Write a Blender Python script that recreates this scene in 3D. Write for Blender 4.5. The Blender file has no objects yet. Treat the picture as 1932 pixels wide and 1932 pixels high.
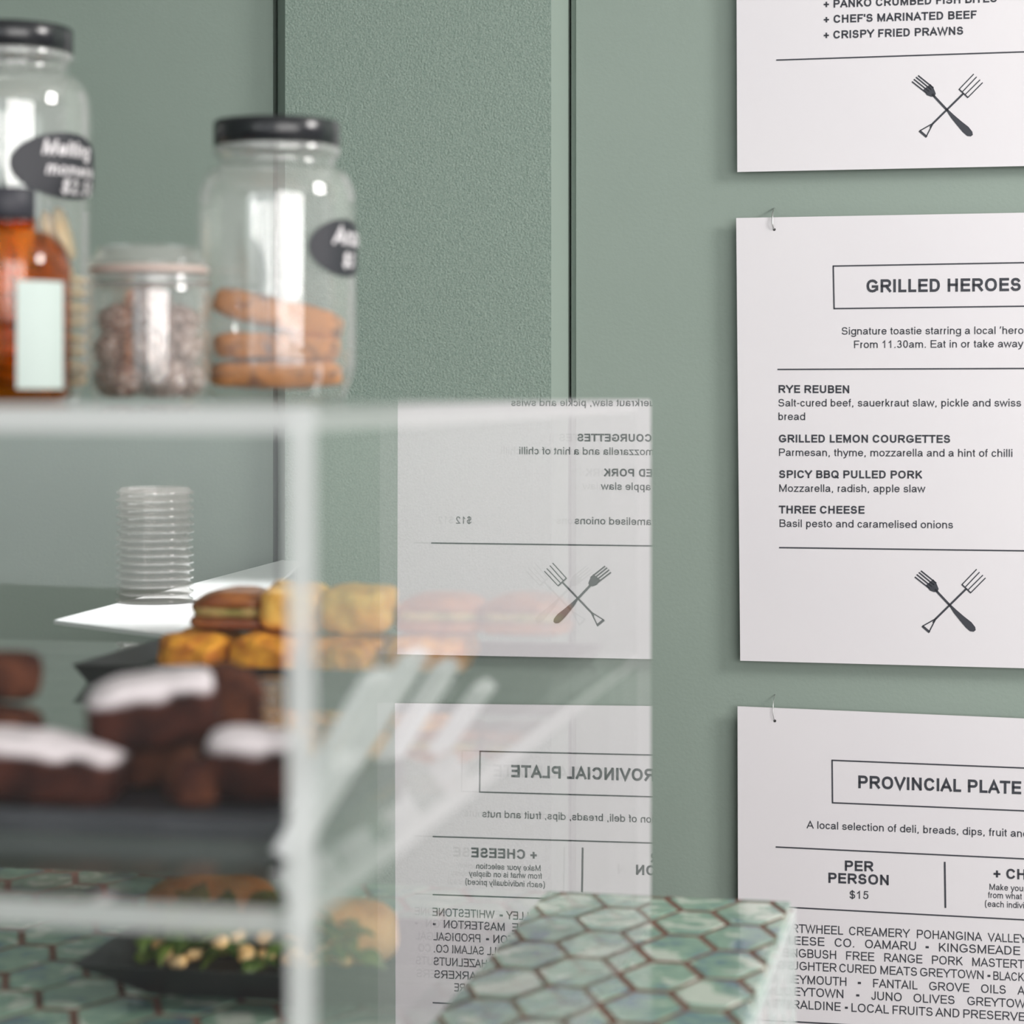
import bpy, bmesh, math, random
from mathutils import Vector, Matrix, noise
random.seed(7)
SC = bpy.context.scene
COL = SC.collection

# ---------------------------------------------------------------- camera, world, lights, exposure
F = 4400.0                  # focal length in pixels of the 1932 frame
CX, HY = 966.0, 741.0       # principal column and eye-level row
EYE = 1.45
cd = bpy.data.cameras.new('camera'); cam = bpy.data.objects.new('camera', cd); COL.objects.link(cam)
cam.location = (0, 0, EYE); cam.rotation_euler = (math.pi / 2, 0, 0)
cd.sensor_width = 36; cd.lens = F / 1932 * 36; cd.shift_y = -(966 - HY) / 1932
cd.clip_start = 0.05; cd.clip_end = 60
cd.dof.use_dof = True; cd.dof.focus_distance = 2.95; cd.dof.aperture_fstop = 5.4
SC.camera = cam
SC.view_settings.view_transform = 'Standard'; SC.view_settings.look = 'None'
SC.view_settings.gamma = 1; SC.view_settings.use_curve_mapping = False
SC.view_settings.exposure = 0.23
try:
    SC.cycles.transparent_max_bounces = 28
    SC.cycles.max_bounces = 7; SC.cycles.diffuse_bounces = 3; SC.cycles.glossy_bounces = 4
    SC.cycles.caustics_reflective = False; SC.cycles.caustics_refractive = False
except Exception:
    pass
w = bpy.data.worlds.new('world'); SC.world = w; w.use_nodes = True
bg = w.node_tree.nodes['Background']
bg.inputs[0].default_value = (0.93, 0.96, 1.0, 1); bg.inputs[1].default_value = 0.40

def area(name, loc, target, sx, sy, power, color=(1, 1, 1)):
    l = bpy.data.lights.new(name, 'AREA'); l.shape = 'RECTANGLE'; l.size = sx; l.size_y = sy
    l.energy = power; l.color = color
    o = bpy.data.objects.new(name, l); COL.objects.link(o); o.location = loc
    o.rotation_euler = (Vector(target) - Vector(loc)).to_track_quat('-Z', 'Y').to_euler()
    return o
# window bays behind and to the right of the viewer: tall panes between mullions
for i in range(10):
    area('window_light', (0.42 + i * 0.38, -2.6, 1.75), (0.9 + i * 0.25, 3.0, 1.3), (0.2, 0.12, 0.26)[i % 3], 2.1, (14, 9, 19)[i % 3], (1, 0.97, 0.95))
for i in range(3):
    area('window_light', (-0.42 - i * 0.55, -2.6, 1.75), (-0.4 - i * 0.4, 3.0, 1.3), 0.3, 2.0, 4, (0.93, 0.97, 1))
area('ceiling_lamp', (2.5, 1.0, 2.6), (1.1, 3.0, 1.0), 0.8, 0.8, 58, (1, 0.96, 0.94))
sl_ = bpy.data.lights.new('shelf_fill_spot', 'SPOT'); sl_.energy = 340; sl_.spot_size = math.radians(23); sl_.spot_blend = 1.0; sl_.shadow_soft_size = 0.05  # added spot with no known lamp: whitens the shelf behind the case
so_ = bpy.data.objects.new('shelf_fill_spot', sl_); COL.objects.link(so_); so_.location = (-0.42, 2.50, 2.95); so_.rotation_euler = (0, 0, 0)

wl_ = bpy.data.lights.new('reflection_fill_spot', 'SPOT'); wl_.energy = 420; wl_.spot_size = math.radians(80); wl_.spot_blend = 0.6; wl_.shadow_soft_size = 0.1  # added spot brightening the unseen wall that the front panel mirrors
wo_ = bpy.data.objects.new('reflection_fill_spot', wl_); COL.objects.link(wo_); wo_.location = (-2.5, -1.2, 2.9)
wo_.rotation_euler = (Vector((-2.5, -2.5, 1.7)) - wo_.location).to_track_quat('-Z', 'Y').to_euler()

# ---------------------------------------------------------------- materials
def new_mat(name):
    m = bpy.data.materials.new(name); m.use_nodes = True
    return m, m.node_tree.nodes, m.node_tree.links
def pbr(name, col, rough=0.6, metal=0.0, spec=0.5, noise_s=0, col2=None, bump=0, bump_s=None, detail=3, stops=(0.35, 0.65), coat=0, sss=0, per_object=False):
    m, n, l = new_mat(name)
    b = n['Principled BSDF']
    b.inputs['Base Color'].default_value = (*col, 1); b.inputs['Roughness'].default_value = rough
    b.inputs['Metallic'].default_value = metal; b.inputs['Specular IOR Level'].default_value = spec
    b.inputs['Coat Weight'].default_value = coat; b.inputs['Coat Roughness'].default_value = 0.08
    if sss:
        b.inputs['Subsurface Weight'].default_value = sss; b.inputs['Subsurface Scale'].default_value = 0.01
    if noise_s or bump:
        tc = n.new('ShaderNodeTexCoord'); vec = tc.outputs['Object']
        if per_object:
            oi = n.new('ShaderNodeObjectInfo'); vm = n.new('ShaderNodeVectorMath'); vm.operation = 'MULTIPLY_ADD'
            cb = n.new('ShaderNodeCombineXYZ')
            for k in range(3): l.new(oi.outputs['Random'], cb.inputs[k])
            vm.inputs[1].default_value = (37, 53, 71); l.new(cb.outputs[0], vm.inputs[0]); l.new(vec, vm.inputs[2]); vec = vm.outputs[0]
    if noise_s:
        t = n.new('ShaderNodeTexNoise'); t.inputs['Scale'].default_value = noise_s; t.inputs['Detail'].default_value = detail
        l.new(vec, t.inputs['Vector'])
        r = n.new('ShaderNodeValToRGB'); r.color_ramp.elements[0].position = stops[0]; r.color_ramp.elements[1].position = stops[1]
        r.color_ramp.elements[0].color = (*col, 1); r.color_ramp.elements[1].color = (*(col2 or col), 1)
        l.new(t.outputs['Fac'], r.inputs[0]); l.new(r.outputs[0], b.inputs['Base Color'])
    if bump:
        t2 = n.new('ShaderNodeTexNoise'); t2.inputs['Scale'].default_value = bump_s or noise_s; t2.inputs['Detail'].default_value = 4
        l.new(vec, t2.inputs['Vector'])
        bp = n.new('ShaderNodeBump'); bp.inputs['Strength'].default_value = 1; bp.inputs['Distance'].default_value = bump
        l.new(t2.outputs['Fac'], bp.inputs['Height']); l.new(bp.outputs[0], b.inputs['Normal'])
    return m
def clear(name, tint=(0.98, 0.985, 0.98), double=False, base=0.04, haze=0.0, hazecol=(0.9, 0.9, 0.9), rough=0.0):
    """transparent sheet with Schlick reflection; double = both faces of a slab reflecting"""
    m, n, l = new_mat(name)
    n.remove(n['Principled BSDF']); out = n['Material Output']
    tr = n.new('ShaderNodeBsdfTransparent'); tr.inputs[0].default_value = (*tint, 1)
    gl = n.new('ShaderNodeBsdfGlossy'); gl.inputs['Roughness'].default_value = rough; gl.inputs[0].default_value = (1, 1, 1, 1)
    lw = n.new('ShaderNodeLayerWeight'); lw.inputs[0].default_value = 0.5
    def mth(op, a, b):
        x = n.new('ShaderNodeMath'); x.operation = op
        for k, v in enumerate((a, b)):
            if isinstance(v, (int, float)): x.inputs[k].default_value = v
            else: l.new(v, x.inputs[k])
        return x.outputs[0]
    p = mth('POWER', lw.outputs['Facing'], 5.0)
    R = mth('ADD', mth('MULTIPLY', p, 1 - base), base)
    if double:
        R = mth('DIVIDE', mth('MULTIPLY', R, 2.0), mth('ADD', R, 1.0))
    first = tr.outputs[0]
    if haze:
        df = n.new('ShaderNodeBsdfDiffuse'); df.inputs[0].default_value = (*hazecol, 1)
        mh = n.new('ShaderNodeMixShader'); mh.inputs[0].default_value = haze
        l.new(tr.outputs[0], mh.inputs[1]); l.new(df.outputs[0], mh.inputs[2]); first = mh.outputs[0]
    mx = n.new('ShaderNodeMixShader'); l.new(R, mx.inputs[0]); l.new(first, mx.inputs[1]); l.new(gl.outputs[0], mx.inputs[2])
    l.new(mx.outputs[0], out.inputs['Surface'])
    return m

M = {}
M['paint'] = pbr('sage_paint', (0.245, 0.305, 0.265), 0.55, noise_s=2.2, col2=(0.262, 0.322, 0.282), bump=0.0002, bump_s=220)
M['plaster'] = pbr('rough_sage_plaster', (0.205, 0.275, 0.235), 0.85, noise_s=420, col2=(0.275, 0.345, 0.30), bump=0.0016, bump_s=330, detail=2)
M['groove'] = pbr('dark_green_groove', (0.03, 0.06, 0.045), 0.8)
M['sheet'] = pbr('white_board', (0.70, 0.675, 0.705), 0.5, noise_s=3, col2=(0.715, 0.69, 0.715))
M['ink'] = pbr('charcoal_print', (0.035, 0.038, 0.05), 0.6)
M['metal'] = pbr('silver_wire', (0.7, 0.7, 0.7), 0.3, 1)
M['hole'] = pbr('dark_hole', (0.02, 0.02, 0.02), 0.8)
M['acrylic'] = clear('clear_acrylic', double=True)
M['acrylic_front'] = clear('clear_acrylic_front', double=True, haze=0.012, hazecol=(0.8, 0.84, 0.86))  # slight diffuse haze stands in for pale room reflections
M['acrylic_in'] = clear('clear_acrylic_inner', tint=(0.995, 0.995, 0.995), base=0.0)
m, n, l = new_mat('light_whitened_acrylic_edge')  # milky white stands in for light caught by the polished edges
b = n['Principled BSDF']; b.inputs['Base Color'].default_value = (0.86, 0.87, 0.87, 1); b.inputs['Roughness'].default_value = 0.3
tl = n.new('ShaderNodeBsdfTranslucent'); tl.inputs[0].default_value = (0.86, 0.88, 0.88, 1)
trn = n.new('ShaderNodeBsdfTransparent'); m1 = n.new('ShaderNodeMixShader'); m1.inputs[0].default_value = 0.35
m2 = n.new('ShaderNodeMixShader'); m2.inputs[0].default_value = 0.22
l.new(b.outputs[0], m1.inputs[1]); l.new(tl.outputs[0], m1.inputs[2]); l.new(m1.outputs[0], m2.inputs[1]); l.new(trn.outputs[0], m2.inputs[2])
l.new(m2.outputs[0], n['Material Output'].inputs['Surface']); M['edge'] = m
M['glass'] = clear('jar_glass', tint=(0.985, 0.99, 0.985), base=0.065, haze=0.08, hazecol=(0.9, 0.9, 0.87))  # whitish haze put into the glass for the jars' bright reflections
M['glass_rim'] = clear('jar_glass_rim', tint=(0.9, 0.92, 0.9), base=0.08, haze=0.22, rough=0.1)
M['seal'] = clear('rubber_seal', tint=(0.8, 0.7, 0.66), haze=0.75, hazecol=(0.75, 0.6, 0.54), rough=0.4)
M['amber'] = clear('amber_glass', tint=(0.76, 0.36, 0.03), base=0.05)
M['lid'] = pbr('black_lid', (0.012, 0.013, 0.016), 0.22, spec=0.6)
M['cap'] = pbr('black_plastic_cap', (0.025, 0.025, 0.035), 0.5)
M['chalk_label'] = pbr('blackboard_label', (0.02, 0.021, 0.028), 0.5)
M['chalk'] = pbr('chalk_ink', (0.75, 0.72, 0.74), 0.8)
M['paper_label'] = pbr('pale_label_paper', (0.56, 0.65, 0.61), 0.6)
M['cookie'] = pbr('golden_biscuit', (0.66, 0.23, 0.035), 0.85, noise_s=75, col2=(0.16, 0.04, 0.01), bump=0.002, bump_s=160, stops=(0.50, 0.68), per_object=True)
M['shortbread'] = pbr('pale_biscuit', (0.9, 0.62, 0.32), 0.85, noise_s=60, col2=(0.95, 0.74, 0.46), bump=0.001, bump_s=120)
M['cream'] = pbr('biscuit_cream', (0.9, 0.82, 0.68), 0.7)
M['ball'] = pbr('coconut_ball', (0.17, 0.075, 0.05), 0.9, noise_s=210, col2=(0.68, 0.52, 0.46), bump=0.002, bump_s=240, stops=(0.46, 0.62), per_object=True)
M['slate'] = pbr('dark_slate', (0.03, 0.032, 0.04), 0.4, noise_s=20, col2=(0.05, 0.052, 0.062), bump=0.0008, bump_s=60)
M['blackware'] = pbr('matt_black_ware', (0.018, 0.019, 0.022), 0.45)
M['frittata'] = pbr('golden_slice', (0.95, 0.43, 0.03), 0.7, noise_s=70, col2=(0.62, 0.19, 0.015), bump=0.002, bump_s=140, per_object=True)
M['yellow'] = pbr('yellow_slice', (0.95, 0.58, 0.12), 0.75, noise_s=60, col2=(0.85, 0.36, 0.05), bump=0.002, bump_s=120, per_object=True)
M['crust'] = pbr('baked_crust', (0.28, 0.07, 0.015), 0.45, noise_s=45, col2=(0.48, 0.16, 0.03), bump=0.0015, bump_s=100, coat=0.2, per_object=True)
M['filling'] = pbr('pale_filling', (0.62, 0.42, 0.16), 0.7, noise_s=90, col2=(0.35, 0.30, 0.08))
M['bread'] = pbr('floury_bread', (0.62, 0.24, 0.05), 0.8, noise_s=28, col2=(0.80, 0.46, 0.18), bump=0.001, bump_s=90, per_object=True)
M['leaf'] = pbr('salad_leaf', (0.035, 0.09, 0.012), 0.5, noise_s=40, col2=(0.14, 0.20, 0.03), per_object=True)
M['chickpea'] = pbr('roast_vegetable', (0.8, 0.45, 0.12), 0.6, noise_s=50, col2=(0.85, 0.62, 0.34), per_object=True)
M['white'] = pbr('white_laminate', (0.87, 0.88, 0.89), 0.18)
M['steel'] = pbr('brushed_steel', (0.6, 0.62, 0.62), 0.35, 1)
M['teal'] = pbr('teal_plastic', (0.1, 0.45, 0.42), 0.4)
M['greybox'] = pbr('grey_plastic', (0.33, 0.37, 0.36), 0.5)
M['lidplastic'] = clear('clear_lid_plastic', tint=(0.9, 0.89, 0.88), haze=0.10, hazecol=(0.6, 0.52, 0.5), base=0.06)
M['paperbag'] = pbr('white_paper', (0.88, 0.88, 0.9), 0.55)
M['grout'] = pbr('brown_grout', (0.13, 0.055, 0.038), 0.85, noise_s=60, col2=(0.19, 0.10, 0.07))
M['floor'] = pbr('grey_floor', (0.25, 0.25, 0.24), 0.6, noise_s=8, col2=(0.30, 0.30, 0.29))
M['ceil'] = pbr('white_ceiling', (0.8, 0.8, 0.79), 0.8)
M['reflect_dark'] = pbr('dark_reflection_brown', (0.03, 0.022, 0.018), 0.6, noise_s=6, col2=(0.05, 0.035, 0.028))  # brown of the unseen board added to darken reflections
M['wall_light'] = pbr('pale_wall', (0.7, 0.72, 0.73), 0.7)
M['cab'] = pbr('counter_core', (0.12, 0.13, 0.12), 0.7)
# brownie: dark crumb whose top carries a drift of icing sugar (by the cake's own up direction)
def dusted(name, c1, c2, dust):
    m, n, l = new_mat(name); b = n['Principled BSDF']; b.inputs['Roughness'].default_value = 0.8; b.inputs['Specular IOR Level'].default_value = 0.15
    tc = n.new('ShaderNodeTexCoord')
    t = n.new('ShaderNodeTexNoise'); t.inputs['Scale'].default_value = 60; l.new(tc.outputs['Object'], t.inputs['Vector'])
    r = n.new('ShaderNodeValToRGB'); r.color_ramp.elements[0].position = 0.38; r.color_ramp.elements[1].position = 0.66
    r.color_ramp.elements[0].color = (*c1, 1); r.color_ramp.elements[1].color = (*c2, 1); l.new(t.outputs['Fac'], r.inputs[0])
    sp = n.new('ShaderNodeSeparateXYZ'); l.new(tc.outputs['Generated'], sp.inputs[0])
    ad = n.new('ShaderNodeMath'); ad.operation = 'MULTIPLY_ADD'; ad.inputs[1].default_value = 0.22; l.new(t.outputs['Fac'], ad.inputs[0]); l.new(sp.outputs['Z'], ad.inputs[2])
    mr = n.new('ShaderNodeMapRange'); mr.inputs[1].default_value = 0.82; mr.inputs[2].default_value = 0.93; l.new(ad.outputs[0], mr.inputs[0])
    mx = n.new('ShaderNodeMixRGB'); l.new(mr.outputs[0], mx.inputs[0]); l.new(r.outputs[0], mx.inputs[1]); mx.inputs[2].default_value = (*dust, 1)
    l.new(mx.outputs[0], b.inputs['Base Color'])
    bp = n.new('ShaderNodeBump'); bp.inputs['Distance'].default_value = 0.002; l.new(t.outputs['Fac'], bp.inputs['Height']); l.new(bp.outputs[0], b.inputs['Normal'])
    return m
M['plain_brownie'] = pbr('plain_brownie', (0.03, 0.007, 0.005), 0.8, spec=0.15, noise_s=60, col2=(0.14, 0.045, 0.022), bump=0.002, bump_s=80)
M['brownie'] = dusted('dusted_brownie', (0.018, 0.004, 0.003), (0.06, 0.015, 0.009), (0.84, 0.76, 0.79))
# hand glazed tile
def tile_mat(name, pale):
    m, n, l = new_mat(name); b = n['Principled BSDF']; b.inputs['Roughness'].default_value = 0.16; b.inputs['Coat Weight'].default_value = 0.3
    tc = n.new('ShaderNodeTexCoord'); oi = n.new('ShaderNodeObjectInfo')
    cb = n.new('ShaderNodeCombineXYZ')
    for k in range(3): l.new(oi.outputs['Random'], cb.inputs[k])
    vm = n.new('ShaderNodeVectorMath'); vm.operation = 'MULTIPLY_ADD'; vm.inputs[1].default_value = (91, 57, 33)
    l.new(cb.outputs[0], vm.inputs[0]); l.new(tc.outputs['Object'], vm.inputs[2])
    t = n.new('ShaderNodeTexNoise'); t.inputs['Scale'].default_value = 22; t.inputs['Detail'].default_value = 2; t.inputs['Distortion'].default_value = 1.2
    l.new(vm.outputs[0], t.inputs['Vector'])
    r = n.new('ShaderNodeValToRGB'); cr = r.color_ramp; cr.interpolation = 'EASE'
    cols = [(0.34, (0.12, 0.21, 0.26)), (0.43, (0.19, 0.33, 0.27)), (0.53, (0.26, 0.41, 0.31)), (0.585, (0.32, 0.46, 0.35)), (0.62, (0.62, 0.68, 0.59))]
    if pale: cols = [(0.30, (0.32, 0.45, 0.4)), (0.45, (0.54, 0.64, 0.60)), (0.6, (0.64, 0.70, 0.68)), (0.66, (0.50, 0.42, 0.42)), (0.75, (0.72, 0.8, 0.76))]
    while len(cr.elements) < len(cols): cr.elements.new(0.5)
    for e, (p, c) in zip(cr.elements, cols): e.position = p; e.color = (*c, 1)
    l.new(t.outputs['Fac'], r.inputs[0]); l.new(r.outputs[0], b.inputs['Base Color'])
    bp = n.new('ShaderNodeBump'); bp.inputs['Distance'].default_value = 0.0012; l.new(t.outputs['Fac'], bp.inputs['Height']); l.new(bp.outputs[0], b.inputs['Normal'])
    return m
M['tile'] = tile_mat('green_glazed_tile', False); M['tile_pale'] = tile_mat('pale_glazed_edge_tile', True)

# ---------------------------------------------------------------- helpers
def mesh(name, vs, fs, mat, parent=None, smooth=False, mats=None, fidx=None):
    me = bpy.data.meshes.new(name); me.from_pydata([tuple(v) for v in vs], [], fs)
    for mm in (mats or [mat]): me.materials.append(mm)
    if fidx:
        for p, i in zip(me.polygons, fidx): p.material_index = i
    if smooth: me.polygons.foreach_set('use_smooth', [True] * len(me.polygons))
    o = bpy.data.objects.new(name, me); COL.objects.link(o)
    if parent: o.parent = parent
    return o
def from_bm(name, bm, mat, parent=None, smooth=False):
    bmesh.ops.recalc_face_normals(bm, faces=bm.faces)
    me = bpy.data.meshes.new(name); bm.to_mesh(me); bm.free(); me.materials.append(mat)
    if smooth: me.polygons.foreach_set('use_smooth', [True] * len(me.polygons))
    o = bpy.data.objects.new(name, me); COL.objects.link(o)
    if parent: o.parent = parent
    return o
def tag(o, label=None, cat=None, group=None, kind=None):
    for k, v in (('label', label), ('category', cat), ('group', group), ('kind', kind)):
        if v: o[k] = v
    return o
def empty(name, loc, rz=0.0, label=None, cat=None, group=None):
    o = bpy.data.objects.new(name, None); COL.objects.link(o); o.location = loc; o.rotation_euler = (0, 0, rz); o.empty_display_size = 0.02
    return tag(o, label, cat, group)
def copy_tree(o, parent=None):
    c = o.copy(); COL.objects.link(c)
    if parent: c.parent = parent
    for ch in list(o.children): copy_tree(ch, c)
    return c
def bm_box(bm, x0, x1, y0, y1, z0, z1, bev=0.0):
    r = bmesh.ops.create_cube(bm, size=1)
    for v in r['verts']:
        v.co = Vector((x0 if v.co.x < 0 else x1, y0 if v.co.y < 0 else y1, z0 if v.co.z < 0 else z1))
    if bev:
        es = list({e for v in r['verts'] for e in v.link_edges})
        bmesh.ops.bevel(bm, geom=es, offset=bev, segments=2, affect='EDGES', profile=0.6)
def box(name, x0, x1, y0, y1, z0, z1, mat, parent=None, bev=0.0):
    bm = bmesh.new(); bm_box(bm, x0, x1, y0, y1, z0, z1, bev); return from_bm(name, bm, mat, parent)
def lathe(name, prof, mat, parent=None, seg=48, smooth=True, z=0.0, caps=True):
    vs = []; fs = []
    for (r, h) in prof:
        for i in range(seg):
            a = 2 * math.pi * i / seg; vs.append((r * math.cos(a), r * math.sin(a), h + z))
    for j in range(len(prof) - 1):
        for i in range(seg):
            k = (i + 1) % seg; fs.append((j * seg + i, j * seg + k, (j + 1) * seg + k, (j + 1) * seg + i))
    if caps:
        if prof[0][0] > 1e-5: fs.append(tuple(range(seg))[::-1])
        if prof[-1][0] > 1e-5: fs.append(tuple((len(prof) - 1) * seg + i for i in range(seg)))
    return mesh(name, vs, fs, mat, parent, smooth)
def blob(name, sx, sy, sz, mat, parent=None, p=4.0, amp=0.004, fr=25.0, sub=20, seed=0.0, flat=None, bend=0.0):
    """rounded lump: cube sphere pushed to a superellipsoid, with surface noise; base at z=0"""
    vs = []; fs = []; idx = {}
    def vert(a, b_, c):
        k = (a, b_, c)
        if k not in idx:
            x, y, z_ = (2 * a / sub - 1, 2 * b_ / sub - 1, 2 * c / sub - 1)
            q = (abs(x) ** p + abs(y) ** p + abs(z_) ** p) ** (1 / p)
            v = Vector((x / q, y / q, z_ / q))
            P = Vector((v.x * sx / 2, v.y * sy / 2, v.z * sz / 2))
            nn = noise.fractal(P * fr + Vector((seed * 7.3, seed * 3.1, seed)), 1.0, 2.0, 3)
            P += v.normalized() * nn * amp
            P.z += bend * (P.x / (sx / 2)) ** 2 * -1
            if flat is not None: P.z = max(P.z, -sz / 2 * flat)
            P.z += sz / 2 * (flat if flat is not None else 1)
            idx[k] = len(vs); vs.append(P)
        return idx[k]
    for i in range(sub):
        for j in range(sub):
            for (f0) in (0, sub):
                q = [(f0, i, j), (f0, i + 1, j), (f0, i + 1, j + 1), (f0, i, j + 1)]
                fs.append(tuple(vert(*t) for t in (q if f0 else q[::-1])))
                q = [(i, f0, j), (i + 1, f0, j), (i + 1, f0, j + 1), (i, f0, j + 1)]
                fs.append(tuple(vert(*t) for t in (q[::-1] if f0 else q)))
                q = [(i, j, f0), (i + 1, j, f0), (i + 1, j + 1, f0), (i, j + 1, f0)]
                fs.append(tuple(vert(*t) for t in (q if f0 else q[::-1])))
    return mesh(name, vs, fs, mat, parent, True)

# frames: the case and counter stand at ALPHA, the wall at THETA to the line of sight
ALPHA = math.atan(0.2034); CORNER = Vector((-0.0843, 1.0, 0))
ea = Vector((math.cos(ALPHA), -math.sin(ALPHA), 0)); ed = Vector((math.sin(ALPHA), math.cos(ALPHA), 0))
def C(a, d, z): return CORNER + ea * a + ed * d + Vector((0, 0, z))
def toC(p):
    q = p - CORNER; return (q.dot(ea), q.dot(ed))
def seen(u, v, z):
    """the point of the horizontal plane z seen at photograph pixel u, v"""
    Y = (EYE - z) * F / (v - HY); return Vector(((u - CX) / F * Y, Y, z))
def at(u, Y, z): return Vector(((u - CX) / F * Y, Y, z))
THETA = math.radians(13)
WO = Vector((-0.0843 + 2.0 * 0.2034, 3.0, 0)); ew = Vector((math.cos(THETA), -math.sin(THETA), 0)); nw = Vector((-math.sin(THETA), -math.cos(THETA), 0))
def wall_uv(u, v, off=0.0):
    """wall coordinates (along, height) of photograph pixel on the plane standing off the wall"""
    d = Vector(((u - CX) / F, 1, 0)); o = WO + nw * off
    t = o.dot(nw) / d.dot(nw); p = d * t
    return ((p - WO).dot(ew), EYE - (v - HY) / F * t)
def Wp(s, z, off=0.0): return WO + ew * s + nw * off + Vector((0, 0, z))

# ---------------------------------------------------------------- room
def wall_slab(name, s0, s1, o0, o1, z0, z1, mat, parent=None):
    vs = [Wp(s, z, o) for z in (z0, z1) for (s, o) in ((s0, o0), (s1, o0), (s1, o1), (s0, o1))]
    fs = [(0, 1, 2, 3), (7, 6, 5, 4), (0, 4, 5, 1), (1, 5, 6, 2), (2, 6, 7, 3), (3, 7, 4, 0)]
    o = mesh(name, vs, fs, mat, parent)
    return o
sA = wall_uv(515, 0)[0]; sB = wall_uv(1087, 0)[0]
back = tag(wall_slab('wall_back', -3.2, 3.2, -0.12, -0.03, 0, 3.0, M['groove']), kind='structure')
wall_slab('smooth_panel', -3.2, sA, -0.03, 0.0, 0, 3.0, M['paint'], back)
wall_slab('smooth_panel', sB, 3.2, -0.03, 0.0, 0, 3.0, M['paint'], back)
PO = 0.03
c0 = wall_uv(522, 0)[0]; c1 = wall_uv(538, 0, PO)[0]; c2 = wall_uv(1040, 0, PO)[0]; c3 = wall_uv(1071, 0, 0)[0]
pil = tag(empty('trim_1', Wp((c0 + c3) / 2, 0)), kind='structure')
def prism(name, pts, z0, z1, mat, parent):
    org = parent.location
    vs = [Wp(s, z, o) - org for z in (z0, z1) for (s, o) in pts]; k = len(pts)
    fs = [tuple(range(k)), tuple(range(2 * k - 1, k - 1, -1))] + [(i, i + k, (i + 1) % k + k, (i + 1) % k) for i in range(k)]
    o = mesh(name, vs, fs, mat, parent); return o
prism('rough_plaster_face', [(c1, 0), (c1, PO), (c2, PO), (c2, 0)], 0, 3.0, M['plaster'], pil)
prism('corner_bead', [(c0, -0.03), (c0, -0.004), (c1, PO), (c1, -0.03)], 0, 3.0, M['paint'], pil)
prism('corner_bead', [(c2, -0.03), (c2, PO), (c3, -0.002), (c3, -0.03)], 0, 3.0, M['paint'], pil)
e87 = wall_uv(1086.5, 0)[0]
prism('shadow_bead', [(e87 - 0.0078, -0.03), (e87 - 0.0078, -0.008), (e87, -0.004), (e87, -0.03)], 0, 3.0, M['paint'], pil)
tag(box('floor', -4, 4, -3.2, 4.2, -0.05, 0, M['floor']), kind='structure')
tag(box('ceiling', -4, 4, -3.2, 4.2, 3.0, 3.05, M['ceil']), kind='structure')
wfr = tag(box('wall_front_added', -3.3, -1.86, -2.60, -2.5, 0, 3.0, M['wall_light']), kind='structure')  # unseen wall added to give the front panel a pale upper reflection
box('dark_reflection_board', -3.3, -1.85, -2.5, -2.47, 0, 1.02, M['reflect_dark'], wfr)  # unseen dark board added to keep the panel's lower reflection black
tag(box('wall_left_added', -3.42, -3.3, -2.6, 4.2, 0, 3.0, M['paint']), kind='structure')  # unseen wall added to cut the light reaching the left side
# window wall behind the viewer: mullioned frame the daylight comes through
wf = tag(empty('window_1', (0.0, -2.68, 0)), kind='structure')
box('window_sill', -3.2, 3.2, -0.04, 0.04, 0.0, 0.66, M['paint'], wf)
box('window_head', -3.2, 3.2, -0.04, 0.04, 2.85, 3.0, M['paint'], wf)
for x in (-3.17, -2.23, -1.61, -0.99, -0.25, 0.24, 0.86, 1.48, 2.10, 2.72):
    box('mullion', x - 0.03, x + 0.03, -0.04, 0.04, 0.66, 2.85, M['paint'], wf)

# ---------------------------------------------------------------- lettering: a monoline grotesque drawn by strokes
ADV = dict(A=667,B=667,C=722,D=722,E=640,F=600,G=778,H=722,I=278,J=500,K=667,L=556,M=833,N=722,O=778,P=667,Q=778,R=722,S=667,T=611,U=722,V=667,W=944,X=667,Y=667,Z=611,
 a=556,b=556,c=500,d=556,e=556,f=278,g=556,h=556,i=222,j=222,k=500,l=222,m=833,n=556,o=556,p=556,q=556,r=333,s=500,t=278,u=556,v=500,w=722,x=500,y=500,z=500)
for ch in '0123456789$': ADV[ch] = 556
ADV.update({' ': 278, '.': 278, ',': 278, '-': 333, '+': 584, '(': 333, ')': 333, "'": 191, '‘': 222, '’': 222, '•': 350})
def E_(cx, cy, rx, ry, a0, a1, k=None):
    k = k or max(4, int(abs(a1 - a0) / 22)); out = []
    for i in range(k + 1):
        a = math.radians(a0 + (a1 - a0) * i / k); c, s = math.cos(a), math.sin(a); q = 2 / 2.25
        out.append((cx + rx * math.copysign(abs(c) ** q, c), cy + ry * math.copysign(abs(s) ** q, s)))
    return out
O_ = [E_(.5, .5, .5, .5, 0, 360, 20)]
S_ = [E_(.49, .74, .44, .26, 22, 250) + E_(.5, .265, .5, .265, 72, -160)]
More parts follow.
